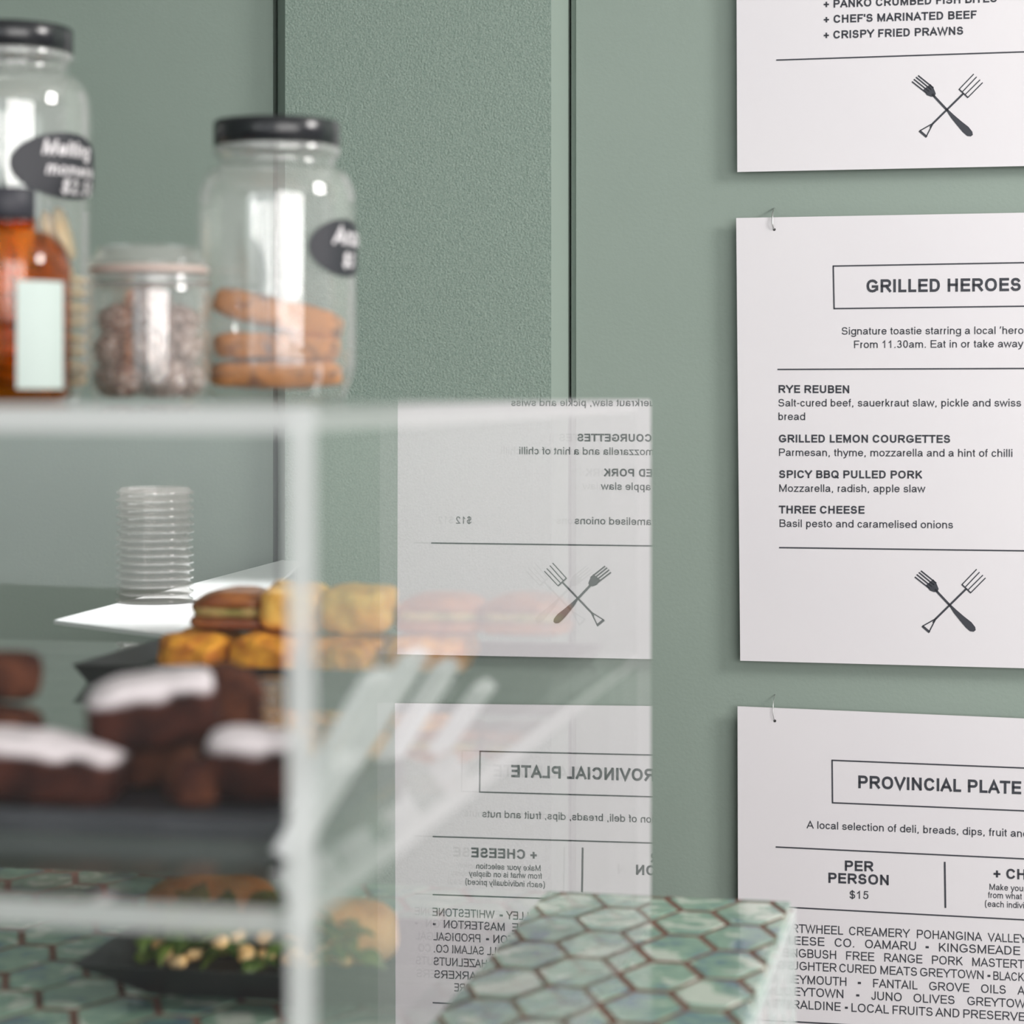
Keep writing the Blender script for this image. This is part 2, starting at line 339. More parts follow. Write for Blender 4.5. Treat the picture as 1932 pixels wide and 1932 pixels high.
G = {
 'A': [[(0, 0), (.5, 1), (1, 0)], [(.2, .3), (.8, .3)]],
 'B': [[(0, 0), (0, 1), (.55, 1)] + E_(.55, .76, .38, .24, 80, -80) + [(.5, .52), (.05, .52)], [(.5, .52)] + E_(.58, .26, .42, .26, 80, -80) + [(.5, 0), (0, 0)]],
 'C': [E_(.52, .5, .52, .5, 38, 322)], 'D': [[(0, 0), (0, 1), (.42, 1)] + E_(.42, .5, .58, .5, 80, -80) + [(.42, 0), (0, 0)]],
 'E': [[(1, 1), (0, 1), (0, 0), (1, 0)], [(0, .52), (.92, .52)]], 'F': [[(1, 1), (0, 1), (0, 0)], [(0, .49), (.82, .49)]],
 'G': [E_(.5, .5, .5, .5, 40, 318) + [(1, .17), (1, .44), (.58, .44)]], 'H': [[(0, 0), (0, 1)], [(1, 0), (1, 1)], [(0, .53), (1, .53)]],
 'I': [[(.5, 0), (.5, 1)]], 'J': [[(1, 1), (1, .3)] + E_(.5, .27, .5, .27, 0, -170)], 'K': [[(0, 0), (0, 1)], [(.92, 1), (.02, .36)], [(.34, .6), (1, 0)]],
 'L': [[(0, 1), (0, 0), (1, 0)]], 'M': [[(0, 0), (0, 1)], [(1, 0), (1, 1)], [(.03, .97), (.5, .03), (.97, .97)]], 'N': [[(0, 0), (0, 1)], [(1, 0), (1, 1)], [(.03, .96), (.97, .04)]],
 'O': O_, 'P': [[(0, 0), (0, 1), (.55, 1)] + E_(.6, .73, .4, .27, 80, -80) + [(.55, .46), (0, .46)]], 'Q': O_ + [[(.62, .22), (1, -.03)]],
 'R': [[(0, 0), (0, 1), (.55, 1)] + E_(.58, .74, .38, .26, 80, -80) + [(.5, .48), (0, .48)], [(.52, .46), (.96, .02)]],
 'S': S_, 'T': [[(0, 1), (1, 1)], [(.5, 1), (.5, 0)]], 'U': [[(0, 1), (0, .36)] + E_(.5, .34, .5, .34, 180, 360) + [(1, 1)]],
 'V': [[(0, 1), (.5, 0), (1, 1)]], 'W': [[(0, 1), (.25, 0), (.5, 1), (.75, 0), (1, 1)]], 'X': [[(0, 0), (1, 1)], [(0, 1), (1, 0)]],
 'Y': [[(0, 1), (.5, .42), (1, 1)], [(.5, .42), (.5, 0)]], 'Z': [[(0, 1), (1, 1), (0, 0), (1, 0)]],
 'a': [E_(.48, .7, .42, .3, 155, 0) + [(.9, .2), (.97, .02)], [(.88, .58), (.45, .52)] + E_(.34, .25, .34, .25, 95, 320) + [(.88, .34)]],
 'b': [[(0, 2), (0, 0)]] + O_, 'c': [E_(.52, .5, .52, .5, 40, 320)], 'd': [[(1, 2), (1, 0)]] + O_, 'e': [[(.06, .52), (.96, .52)] + E_(.5, .5, .5, .5, 15, 322)],
 'f': [[(.42, 0), (.42, 1.6)] + E_(.95, 1.6, .5, .4, 170, 95), [(.05, 1), (.95, 1)]], 'g': O_ + [[(1, 1), (1, -.5)] + E_(.5, -.55, .5, .45, 0, -150)],
 'h': [[(0, 2), (0, 0)], [(0, .55)] + E_(.5, .6, .5, .4, 170, 0) + [(1, 0)]], 'i': [[(.5, 0), (.5, 1)], [(.5, 1.9), (.5, 2)]],
 'k': [[(0, 2), (0, 0)], [(.9, 1), (.02, .3)], [(.36, .56), (1, 0)]], 'l': [[(.5, 0), (.5, 2)]],
 'm': [[(0, 0), (0, 1)], [(0, .6)] + E_(.25, .64, .25, .36, 170, 0) + [(.5, 0)], [(.5, .6)] + E_(.75, .64, .25, .36, 170, 0) + [(1, 0)]],
 'n': [[(0, 0), (0, 1)], [(0, .55)] + E_(.5, .6, .5, .4, 170, 0) + [(1, 0)]], 'o': O_, 'p': [[(0, 1), (0, -1)]] + O_, 'q': [[(1, 1), (1, -1)]] + O_,
 'r': [[(0, 0), (0, 1)], [(0, .5)] + E_(.85, .45, .85, .53, 170, 85)], 's': S_, 't': [[(.42, 1.65), (.42, .3)] + E_(.85, .3, .43, .3, 190, 262), [(.05, 1), (.9, 1)]],
 'u': [[(0, 1), (0, .4)] + E_(.5, .4, .5, .4, 180, 350), [(1, 1), (1, 0)]], 'v': [[(0, 1), (.5, 0), (1, 1)]], 'w': [[(0, 1), (.25, 0), (.5, 1), (.75, 0), (1, 1)]],
 'x': [[(0, 0), (1, 1)], [(0, 1), (1, 0)]], 'y': [[(0, 1), (.5, .02)], [(1, 1), (.42, -.7), (.1, -1)]], 'z': [[(0, 1), (1, 1), (0, 0), (1, 0)]],
 '0': O_, '1': [[(.15, .74), (.58, 1), (.58, 0)]], '2': [E_(.5, .72, .46, .28, 165, -38) + [(0.02, 0), (1, 0)]], '3': [E_(.47, .75, .4, .25, 150, -85), E_(.47, .26, .5, .26, 85, -155)],
 '5': [[(.92, 1), (.2, 1), (.1, .5)] + E_(.47, .33, .52, .33, 118, -155)], '$': S_ + [[(.5, -.08), (.5, 1.08)]],
 '.': [[(.5, 0), (.5, .01)]], ',': [[(.5, .01), (.38, -.14)]], '-': [[(.1, .38), (.9, .38)]], '+': [[(.05, .42), (.95, .42)], [(.5, .12), (.5, .72)]],
 '(': [E_(1, .42, 1, .68, 105, 255)], ')': [E_(0, .42, 1, .68, 75, -75)], "'": [[(.5, .8), (.5, 1)]], '‘': [[(.35, .82), (.6, 1)]], '’': [[(.6, 1), (.35, .82)]], '•': [[(.35, .42), (.65, .42)]],
}
def width(s, sp=0): return sum(ADV[c] + sp for c in s) - sp
def strokes(s, bold):
    """quads and fans in em/1000 units, baseline at 0"""
    w = 142 if bold else 94; h = w / 2; x = 0; polys = []
    for c in s:
        adv = ADV[c]
        if c != ' ':
            lsb = 60 if c.isupper() or c.isdigit() else 42
            if c in 'IBDEFHKLMNPRU' or c in 'bhklmnpru': lsb = 78 if c.isupper() else 66
            if c in 'AVWXYTZvwxy': lsb = 8
            if c in 'tf': lsb = 20
            L, R = x + lsb + h, x + adv - (lsb if c not in 'LFEKRPB' else 35) - h
            if c in 'Iil.,\'‘’': L, R = x + adv / 2 - 60, x + adv / 2 + 60
            low = c.islower(); top = (519 if low else 716) - h
            def my(y):
                if low:
                    if y > 1: return top + (y - 1) * (716 - 519)
                    if y < 0: return h + y * 205
                return h + y * (top - h)
            for path in G[c]:
                pts = [Vector((L + (R - L) * px, my(py))) for px, py in path]
                ww = h if c != '•' else 90
                q = [pts[0]]
                for p_ in pts[1:]:
                    if (p_ - q[-1]).length > 1: q.append(p_)
                closed = (q[0] - q[-1]).length < 2 and len(q) > 4
                if closed: q.pop()
                m_ = len(q)
                if m_ == 1: q.append(q[0] + Vector((1, 0))); m_ = 2
                lft = []; rgt = []
                for i in range(m_):
                    a = q[i - 1] if (i or closed) else None; b_ = q[(i + 1) % m_] if (i < m_ - 1 or closed) else None
                    d1 = (q[i] - a).normalized() if a is not None else None; d2 = (b_ - q[i]).normalized() if b_ is not None else None
                    P = q[i].copy()
                    if d1 is None: P -= d2 * ww; t = d2; k = 1
                    elif d2 is None: P += d1 * ww; t = d1; k = 1
                    else:
                        t = (d1 + d2); t = t.normalized() if t.length > 1e-3 else d2; k = min(1 / max(0.3, abs(t.dot(d2))), 2.2)
                    nn = Vector((-t.y, t.x)) * ww * k; lft.append(P + nn); rgt.append(P - nn)
                for i in range(m_ if closed else m_ - 1):
                    j = (i + 1) % m_; polys.append([rgt[i], rgt[j], lft[j], lft[i]])
        x += adv
    return polys
class Print:
    """flat print on a board, collected into one mesh per part"""
    def __init__(self, off): self.v = []; self.f = []; self.off = off
    def poly(self, pts):
        b0 = len(self.v); self.v += [Wp(s, z, self.off) for s, z in pts]; self.f.append(tuple(range(b0, b0 + len(pts))))
    def text(self, s, x0, y0, x1, y1, cap, bold=False, prefix=None):
        if prefix:
            k = width(s) / width(prefix); x1, y1 = x0 + (x1 - x0) * k, y0 + (y1 - y0) * k
        a = Vector(wall_uv(x0, y0, self.off)); b_ = Vector(wall_uv(x1, y1, self.off)); up = (Vector(wall_uv(x0, y0 - cap * 1.05, self.off)) - a) / 716
        ux = (b_ - a) / (width(s)); 
        for p in strokes(s, bold): self.poly([a + ux * q.x + up * q.y for q in p])
    def line(self, x0, y0, x1, y1, t=2.6):
        a = Vector(wall_uv(x0, y0, self.off)); b_ = Vector(wall_uv(x1, y1, self.off)); d = (b_ - a).normalized()
        n_ = Vector((-d.y, d.x)) * t * 3.0 / F / 2; self.poly([a - n_, b_ - n_, b_ + n_, a + n_])
    def shape(self, cx, cy, pts): self.poly([wall_uv(cx + x, cy + y, self.off) for x, y in pts])
    def build(self, name, mat, parent):
        org = parent.location
        o = mesh(name, [v - org for v in self.v], self.f, mat, parent); return o
def emblem(P, cx, cy):
    def L(x0, y0, x1, y1, t=2.0): P.line(cx + x0, cy + y0, cx + x1, cy + y1, t)
    # table fork, head up left, spoon-ended handle down right
    for i, (tx, ty) in enumerate(((-65, -52.5), (-61.4, -57), (-57.4, -61), (-53.4, -64))):
        bx, by = -37 + i * 4.2, -30.5 - i * 3.4; L(tx, ty, bx, by, 2.6)
    P.shape(cx, cy, [(-44, -37), (-30, -48), (-24, -40), (-20, -30), (-22, -24), (-29, -24), (-37, -27)])
    L(-27, -29, 3, 3, 4.2)
    P.shape(cx, cy, [(-2, -1), (0, -3), (14, 10), (28, 22), (42, 33), (49, 42), (50, 48), (46, 51), (39, 50), (31, 43), (20, 30), (8, 15)])
    # garden fork, head up right, D handle down left
    tips = ((51.8, -67), (57.2, -61.6), (63.6, -56), (68.5, -50.7)); bs = ((24, -38), (29.6, -32.6), (35, -27.6), (40.5, -22.5))
    for (tx, ty), (bx, by) in zip(tips, bs): L(tx, ty, bx, by, 1.9)
    L(23.5, -38.5, 41, -22, 2.6); L(33, -31, -26, 27, 3.6); L(-25, 26, -50.5, 40.5, 2.2); L(-25, 26, -38, 51, 2.2); L(-51, 40, -37, 52, 4.4); L(-25, 25, -31, 34, 2.6)

S0 = 0.019
def board(name, TL, TR, BR, BL, label, group='menu boards on the wall'):
    q = [wall_uv(*p, S0) for p in (TL, TR, BR, BL)]
    cx = sum(p[0] for p in q) / 4; cz = sum(p[1] for p in q) / 4
    root = empty(name, Wp(cx, min(p[1] for p in q), S0), 0, label, 'sign', group)
    org = root.location
    vs = [Wp(s, z, o) - org for o in (S0, S0 - 0.0025) for s, z in q]
    mesh('panel_sheet', vs, [(0, 1, 2, 3), (7, 6, 5, 4), (0, 4, 5, 1), (1, 5, 6, 2), (2, 6, 7, 3), (3, 7, 4, 0)], M['sheet'], root)
    return root
def wire(name, pts, r, mat, parent, seg=8):
    org = parent.location if parent else Vector()
    vs = []; fs = []
    for i, p in enumerate(pts):
        t = (pts[min(i + 1, len(pts) - 1)] - pts[max(i - 1, 0)]).normalized()
        a = t.orthogonal().normalized() if i == 0 else (a - t * a.dot(t)).normalized(); b_ = t.cross(a)
        for k in range(seg):
            c = 2 * math.pi * k / seg; vs.append(p - org + (a * math.cos(c) + b_ * math.sin(c)) * r)
    for i in range(len(pts) - 1):
        for k in range(seg):
            j = (k + 1) % seg; fs.append((i * seg + k, i * seg + j, (i + 1) * seg + j, (i + 1) * seg + k))
    fs += [tuple(range(seg))[::-1], tuple((len(pts) - 1) * seg + k for k in range(seg))]
    return mesh(name, vs, fs, mat, parent, True)
def hook(root, u, v_top, v_hole, r=0.0009, arm=0.004):
    s, zt = wall_uv(u, v_top, S0); s2, zh = wall_uv(u + 3, v_hole, S0)
    pts = [Wp(s, zt + 0.012, -0.001), Wp(s, zt + 0.010, 0.006), Wp(s, zt + 0.004, S0 + arm * .6), Wp(s, (zt + zh) / 2, S0 + arm), Wp((s + s2) / 2, zh + 0.003, S0 + arm * .8), Wp(s2, zh, S0 + 0.0005)]
    h_ = wire('hanging_wire', pts, r, M['metal'], root); h_['label'] = 'thin silver wire hooked through a hole'
    ring = [Wp(s2, zh, S0 + 0.0004) + (ew * math.cos(t) + Vector((0, 0, 1)) * math.sin(t)) * 0.0018 - root.location for t in [i * math.pi / 5 for i in range(10)]]
    mesh('hole', ring, [tuple(range(10))], M['hole'], h_).matrix_parent_inverse = Matrix()

b1 = board('menu_board', (1388, -420), (2165, -470), (2165, 308.5), (1391, 324.5), 'white menu board at the top, ending in crispy fried prawns above a crossed forks emblem')
P = Print(S0 + 0.0004)
P.text('+ PANKO CRUMBED FISH BITES', 1553, 15.2, 1882, 4, 14.5, True)
P.text("+ CHEF'S MARINATED BEEF", 1553, 44, 1843.5, 35, 14.5, True)
P.text('+ CRISPY FRIED PRAWNS', 1553, 73.6, 1818.5, 65.3, 14.5, True)
P.build('menu_text', M['ink'], b1)
P = Print(S0 + 0.0004); P.line(1464.5, 113.4, 2092, 92.5); P.build('rule', M['ink'], b1)
P = Print(S0 + 0.0004); emblem(P, 1785.6, 206.5); P.build('crossed_forks_emblem', M['ink'], b1)

b2 = board('menu_board', (1389, 411.3), (2163, 397), (2165, 1267), (1396.6, 1246.6), 'white menu board headed grilled heroes, in the middle of the wall')
P = Print(S0 + 0.0004); P.text('GRILLED HEROES', 1633, 552, 1928, 549, 23.5, True); P.build('heading', M['ink'], b2)
P = Print(S0 + 0.0004)
P.line(1571, 502, 1986, 494.6); P.line(1572.5, 582.3, 1987, 577); P.line(1572.2, 501, 1573.8, 583.3); P.line(1985, 494, 1986, 577.5)
P.build('heading_frame', M['ink'], b2)
P = Print(S0 + 0.0004)
P.text('Signature toastie starring a local ‘hero’', 1587, 631.5, 1932, 630, 13.6, prefix='Signature toastie starring a local ‘hero')
P.text('From 11.30am. Eat in or take away', 1610, 656.8, 1931, 655.2, 13.6)
for s, x0, y0, x1, y1, cap, bd in (
    ('RYE REUBEN', 1467.5, 741.3, 1604, 742, 14.2, 1), ('Salt-cured beef, sauerkraut slaw, pickle and swiss', 1467.5, 767, 1927.5, 767, 13.7, 0),
    ('bread', 1467.5, 792.6, 1520, 792.7, 13.7, 0), ('GRILLED LEMON COURGETTES', 1468.3, 834.8, 1794, 835.8, 14.2, 1),
    ('Parmesan, thyme, mozzarella and a hint of chilli', 1468.3, 860.4, 1911.5, 862, 13.7, 0), ('SPICY BBQ PULLED PORK', 1468.8, 902, 1740.5, 903, 14.2, 1),
    ('Mozzarella, radish, apple slaw', 1468.8, 928, 1746, 929, 13.7, 0), ('THREE CHEESE', 1469.4, 968.8, 1632, 969.5, 14.2, 1),
    ('Basil pesto and caramelised onions', 1469.4, 994.2, 1799, 997, 13.7, 0), ('$12', 2008, 1001, 2042, 1001.6, 13.7, 0)):
    P.text(s, x0, y0, x1, y1, cap, bool(bd))
P.build('menu_text', M['ink'], b2)
P = Print(S0 + 0.0004); P.line(1466.7, 697, 2092, 694.6); P.build('rule', M['ink'], b2)
P = Print(S0 + 0.0004); P.line(1470, 1033.2, 2093, 1041.4); P.build('rule', M['ink'], b2)
P = Print(S0 + 0.0004); emblem(P, 1791, 1141); P.build('crossed_forks_emblem', M['ink'], b2)
hook(b2, 1458, 408, 433)

b3 = board('menu_board', (1391.5, 1332.7), (2170, 1366), (2168, 2245), (1393.5, 2190), 'white menu board headed provincial plate, lowest on the wall')
P = Print(S0 + 0.0004); P.text('PROVINCIAL PLATE', 1617, 1487, 1928, 1498.7, 23, True); P.build('heading', M['ink'], b3)
P = Print(S0 + 0.0004)
P.line(1569, 1434.4, 1992, 1451.5); P.line(1570, 1514.6, 1993, 1532.4); P.line(1570, 1433.4, 1570.8, 1515.6); P.line(1991, 1451, 1992, 1533)
P.build('heading_frame', M['ink'], b3)
P = Print(S0 + 0.0004)
P.text('A local selection of deli, breads, dips, fruit and nuts', 1522, 1562.8, 1902, 1578.4, 13.7, prefix='A local selection of deli, breads, dips, fruit')
P.text('PER', 1592, 1642.8, 1649, 1644.5, 18.5, True); P.text('PERSON', 1561, 1665.6, 1679, 1670.4, 18.5, True); P.text('$15', 1602, 1695.2, 1640, 1696.4, 14.2)
P.text('+ CHEESE', 1873, 1657, 2010, 1663, 18.5, True)
P.text('Make your selection', 1866, 1678.8, 2000, 1685, 11.2); P.text('from what is on display', 1864, 1694, 2014, 1701, 11.2); P.text('(each individually priced)', 1858, 1710.5, 2022, 1718, 11.2)
def just(y0, y1, words):
    for wd, x0, x1 in words:
        f = lambda x: y0 + (y1 - y0) * (x - 1500) / 432
        P.text(wd, x0 - 1, f(x0), x1 + 1, f(x1), 15.4)
just(1759.6, 1779.2, (('CARTWHEEL', 1465, 1590.5), ('CREAMERY', 1602, 1716), ('POHANGINA', 1729.5, 1852), ('VALLEY', 1865, 1936), ('•', 1944, 1951), ('WHITESTONE', 1962, 2090)))
just(1782.5, 1802.5, (('CHEESE', 1465, 1555.4), ('CO.', 1574.7, 1612.7), ('OAMARU', 1632, 1729), ('•', 1746, 1753), ('KINGSMEADE', 1771, 1924.7), ('MASTERTON', 1940, 2067), ('•', 2083, 2090)))
just(1806, 1827.3, (('LONGBUSH', 1465, 1578.3), ('FREE', 1596, 1649.3), ('RANGE', 1668, 1740), ('PORK', 1758, 1816), ('MASTERTON', 1834, 1964), ('•', 1972, 1979), ('PRODIGAL', 1990, 2088)))
just(1830, 1851.5, (('DAUGHTER', 1465, 1578.3), ('CURED', 1583.6, 1654), ('MEATS', 1660.8, 1730.5), ('GREYTOWN', 1736, 1856.4), ('•', 1863, 1869), ('BLACKBALL', 1874, 1976), ('SALAMI CO.', 1983, 2088)))
just(1855.5, 1877, (('GREYMOUTH', 1465, 1597.6), ('•', 1618, 1625), ('FANTAIL', 1647, 1731), ('GROVE', 1753, 1828.6), ('OILS', 1851, 1898), ('AND', 1921, 1962), ('HAZELNUTS', 1976, 2088)))
just(1878.5, 1902, (('GREYTOWN', 1465, 1592), ('•', 1615, 1622), ('JUNO', 1643.8, 1701.7), ('OLIVES', 1723.6, 1801.4), ('GREYTOWN', 1825, 1950), ('•', 1958, 1965), ('BARKERS', 1985, 2087)))
just(1903, 1926.5, (('GERALDINE', 1465, 1586), ('•', 1594, 1600), ('LOCAL', 1606, 1677), ('FRUITS', 1683.7, 1760), ('AND', 1766, 1811), ('PRESERVES', 1817, 1949), ('AND', 1955, 1990), ('MORE', 1994, 2044)))
P.build('menu_text', M['ink'], b3)
for a in ((1463.5, 1598, 2090, 1628), (1464, 1710.6, 2090, 1744), (1465, 1926, 2090, 1960)):
    P = Print(S0 + 0.0004); P.line(*a); P.build('rule', M['ink'], b3)
P = Print(S0 + 0.0004); P.line(1782.5, 1626, 1783.8, 1713, 3.2); P.build('divider', M['ink'], b3)
hook(b3, 1459, 1331, 1360, 0.0004, 0.002)
# the wires also hold the top board
hook(b1, 1462, -430, -400)

# ---------------------------------------------------------------- tiled counter
TZ = EYE - 0.454
AR, DF = 0.114, 1.131
counter = empty('tiled_counter', C(-0.5, 0.4, 0), -ALPHA, 'counter clad in green glazed hexagonal tiles under the acrylic display case', 'counter')
OA, OD = -0.5, 0.4
box('counter_body', -1.5 - OA, AR - 0.004 - OA, -0.45 - OD, DF - 0.003 - OD, 0.0, TZ - 0.0007, M['grout'], counter)
w_, b_, pc, pr = 0.0620, 0.0250, 0.0470, 0.0930
def clip_poly(pts, f):
    out = []
    for i in range(len(pts)):
        p, q = pts[i], pts[(i + 1) % len(pts)]; fp, fq = f(p), f(q)
        if fp >= 0: out.append(p)
        if fp * fq < 0:
            t = fp / (fp - fq); out.append((p[0] + (q[0] - p[0]) * t, p[1] + (q[1] - p[1]) * t))
    return out
def hex_pts(ca, cdp):
    hh = pr / 2 - 0.0042
    pts = [(ca - w_ / 2, cdp), (ca - b_ / 2, cdp - hh), (ca + b_ / 2, cdp - hh), (ca + w_ / 2, cdp), (ca + b_ / 2, cdp + hh), (ca - b_ / 2, cdp + hh)]
    pts = clip_poly(pts, lambda p: AR - 0.0035 - p[0]); pts = clip_poly(pts, lambda p: DF - 0.0045 - p[1]) if pts else pts
    return pts
def tile_geo(pts, z0, z1, bev=0.0016):
    k = len(pts); cx = sum(p[0] for p in pts) / k; cy = sum(p[1] for p in pts) / k
    ins = []
    for x, y in pts:
        dx, dy = cx - x, cy - y; L_ = max(math.hypot(dx, dy), 1e-4); ins.append((x + dx / L_ * bev, y + dy / L_ * bev))
    vs = [(x, y, z0) for x, y in pts] + [(x, y, z1 - 0.0012) for x, y in pts] + [(x, y, z1) for x, y in ins]
    fs = [tuple(range(k))[::-1], tuple(2 * k + i for i in range(k))]
    for r in (0, 1): fs += [(r * k + i, r * k + (i + 1) % k, (r + 1) * k + (i + 1) % k, (r + 1) * k + i) for i in range(k)]
    return vs, fs
def area2(pts): return abs(sum(pts[i][0] * pts[(i + 1) % len(pts)][1] - pts[(i + 1) % len(pts)][0] * pts[i][1] for i in range(len(pts)))) / 2
ca0, cd0 = toC(seen(1000 + 1080 / 3.578, 1640 + 358 / 3.578, TZ))
far = [[], []]; full = None
for i in range(-30, 8):
    for j in range(-18, 8):
        ca = ca0 + i * pc; cdp = cd0 + j * pr + (pr / 2 if i % 2 else 0)
        if cdp > DF + 0.05 or ca > AR + 0.04: continue
        pts = hex_pts(ca, cdp)
        if len(pts) < 3 or area2(pts) < 0.00002: continue
        if cdp > 0.52 and ca > -0.80:
            q = [(x - ca, y - cdp) for x, y in pts]; isfull = abs(area2(pts) - (w_ + b_) / 2 * (pr - 0.0084)) < 1e-6
            if isfull and full: o = bpy.data.objects.new('tile', full); COL.objects.link(o); o.parent = counter
            else:
                vs, fs = tile_geo(q, -0.004, 0.0015); o = mesh('tile', vs, fs, M['tile'], counter)
                if isfull: full = o.data
            o.location = (ca - OA, cdp - OD, TZ - 0.0015 + random.uniform(-0.0004, 0.0003)); o.rotation_euler = (random.uniform(-.006, .006), random.uniform(-.006, .006), 0)
        elif cdp > -0.44 and ca > -1.45:
            vs, fs = tile_geo([(x - OA, y - OD) for x, y in pts], TZ - 0.005, TZ); b0 = len(far[0]); far[0] += vs; far[1] += [tuple(b0 + k for k in f) for f in fs]
o = mesh('tile_field', far[0], far[1], M['tile'], counter); o['kind'] = 'stuff'
# glazed slips down the right side of the counter
dd = DF - 0.002
k = 0
while dd > -0.40:
    wd = 0.16; z1 = TZ - 0.0045
    for zz in range(3):
        vs, fs = tile_geo([(-wd / 2 + 0.0015, -0.147), (wd / 2 - 0.0015, -0.147), (wd / 2 - 0.0015, 0.147), (-wd / 2 + 0.0015, 0.147)], 0, 0.006)
        vs = [(z, y_, x_) if False else (z, x, y) for x, y, z in vs]
        o = mesh('side_tile', vs, [f[::-1] for f in fs], M['tile_pale'], counter); o.location = (AR - 0.0045 - OA, dd - wd / 2 - OD, z1 - 0.148 - zz * 0.297)
        o['label'] = 'pale streaky glazed slip tile on the side'
    dd -= wd

# ---------------------------------------------------------------- acrylic display case
CD = 1.0205; T = 0.012; Z1 = EYE - 0.0055; ZT = Z1 - 0.0115; SH = EYE - 0.230; CW = -1.15
case = empty('display_case', C(-0.55, 0.5, TZ), -ALPHA, 'clear acrylic two-level cake display case standing on the tiled counter', 'display case')
def slab(name, a0, a1, d0, d1, z0, z1, glossy, label=None, bev=0.0):
    """slab of acrylic: glossy = set of sides that carry the reflection; thin sides are polished edges painted milky for the light they catch"""
    x0, x1, y0, y1, zz0, zz1 = a0 + 0.55, a1 + 0.55, d0 - 0.5, d1 - 0.5, z0 - TZ, z1 - TZ
    vs = [(x, y, z) for z in (zz0, zz1) for (x, y) in ((x0, y0), (x1, y0), (x1, y1), (x0, y1))]
    faces = {'-z': (3, 2, 1, 0), '+z': (4, 5, 6, 7), '-y': (0, 1, 5, 4), '+x': (1, 2, 6, 5), '+y': (2, 3, 7, 6), '-x': (3, 0, 4, 7)}
    thin = min((x1 - x0, 'x'), (y1 - y0, 'y'), (zz1 - zz0, 'z'))[1]
    keys = list(faces); idx = []
    for k in keys: idx.append(2 if k[1] != thin else (0 if k in glossy else 1))
    o = mesh(name, vs, [faces[k] for k in keys], None, case, mats=[M['acrylic'], M['acrylic_in'], M['edge']], fidx=idx)
    if label: o['label'] = label
    return o
def end_panel(a0, a1, outer):
    r = 0.008; pr_ = [(0, TZ), (CD, TZ)] + [(CD - r + r * math.cos(t), Z1 - r + r * math.sin(t)) for t in [i * math.pi / 12 for i in range(7)]] + [(0, Z1)]
    n_ = len(pr_); vs = [(a + 0.55, d - 0.5, z - TZ) for a in (a0, a1) for d, z in pr_]
    fs = [tuple(range(n_))[::-1], tuple(range(n_, 2 * n_))] + [(i, (i + 1) % n_, n_ + (i + 1) % n_, n_ + i) for i in range(n_)]
    o = mesh('side_panel', vs, fs, None, case, mats=[M['acrylic'], M['acrylic_in'], M['edge']], fidx=[0 if outer == 0 else 1, 0 if outer == 1 else 1] + [2] * n_)
end_panel(-T, 0, 1); end_panel(CW, CW + T, 0)
slab('front_panel', CW + T, -T, 0.0, 0.006, TZ, ZT, {'-y'}).data.materials[0] = M['acrylic_front']
# top let in between the end panels
bm = bmesh.new(); bm_box(bm, CW + T + 0.55, 0.55 - T, -0.5, CD - 0.502, ZT - TZ, Z1 - TZ)
o = from_bm('top_panel', bm, M['acrylic'], case); o.data.materials.append(M['acrylic_in']); o.data.materials.append(M['edge'])
for p in o.data.polygons: p.material_index = 0 if p.normal.z > 0.95 else (1 if p.normal.z < -0.95 else 2)
slab('shelf', CW + T, -T - 0.0005, 0.007, CD, SH - T / 2, SH + T / 2, {'+z'})
ST = SH + T / 2        # shelf top

# ---------------------------------------------------------------- jars on the case
def jar_body(name, R, H, neck, hs, mat=None, parent=None, foot=0.012, th=0.0028):
    """glass shell: outer profile up, inner profile down. hs = height where the shoulder starts"""
    nz = H; out = [(R * 0.86, 0.0), (R * 0.9, 0.003), (R * 0.9, foot * 0.7), (R * 0.97, foot * 1.4), (R, foot * 2.2), (R, hs)]
    for i in range(1, 9):
        a = i / 8 * math.pi / 2; out.append((neck + (R - neck) * math.cos(a), hs + (nz - hs) * 0.62 * math.sin(a)))
    out += [(neck, nz - 0.010), (neck + 0.003, nz - 0.008), (neck + 0.0035, nz - 0.003), (neck + 0.002, nz)]
    inn = [(max(r - th, 0), h) for r, h in out[::-1] if foot * 2 < h < nz - 0.002] + [(R * 0.9, foot * 1.5), (0.0, foot * 1.1)]
    inn = [(neck - th, nz)] + inn
    return lathe('glass_body', out + inn, M['glass'], parent, 56, True, 0.0)
def curved_label(name, R, zc, ang, ra, rz, mat, parent, n_=28, off=0.0008):
    vs = [(0, 0, 0)]; 
    rings = 6
    def pt(x, z): t = ang + x / R; return ((R + off) * math.cos(t), (R + off) * math.sin(t), zc + z)
    vs = [pt(0, 0)]; fs = []
    for r in range(1, rings + 1):
        for i in range(n_):
            t = 2 * math.pi * i / n_; vs.append(pt(ra * r / rings * math.cos(t), rz * r / rings * math.sin(t)))
    for i in range(n_): fs.append((0, 1 + i, 1 + (i + 1) % n_))
    for r in range(rings - 1):
        for i in range(n_):
            j = (i + 1) % n_; fs.append((1 + r * n_ + i, 1 + (r + 1) * n_ + i, 1 + (r + 1) * n_ + j, 1 + r * n_ + j))
    return mesh(name, vs, fs, mat, parent, True)
def curved_text(lines, R, ang, parent, mat, off=0.0014):
    """lines: (text, x, z, cap); slanted handwriting on the cylinder"""
    vs = []; fs = []
    for s, x0, z0, cap in lines:
        k = cap / 716
        for p in strokes(s, True):
            b0 = len(vs)
            for q in p:
                x = x0 + (q.x + q.y * 0.25) * k; z = z0 + q.y * k; t = ang + x / R; vs.append(((R + off) * math.cos(t), (R + off) * math.sin(t), z))
            fs.append(tuple(range(b0, b0 + len(p))))
    return mesh('handwriting', vs, fs, mat, parent)
def facing(p):   # angle, in a thing's frame with no rotation, towards the viewer
    return math.atan2(-p.y, -p.x)
JZ = Z1 + 0.0002
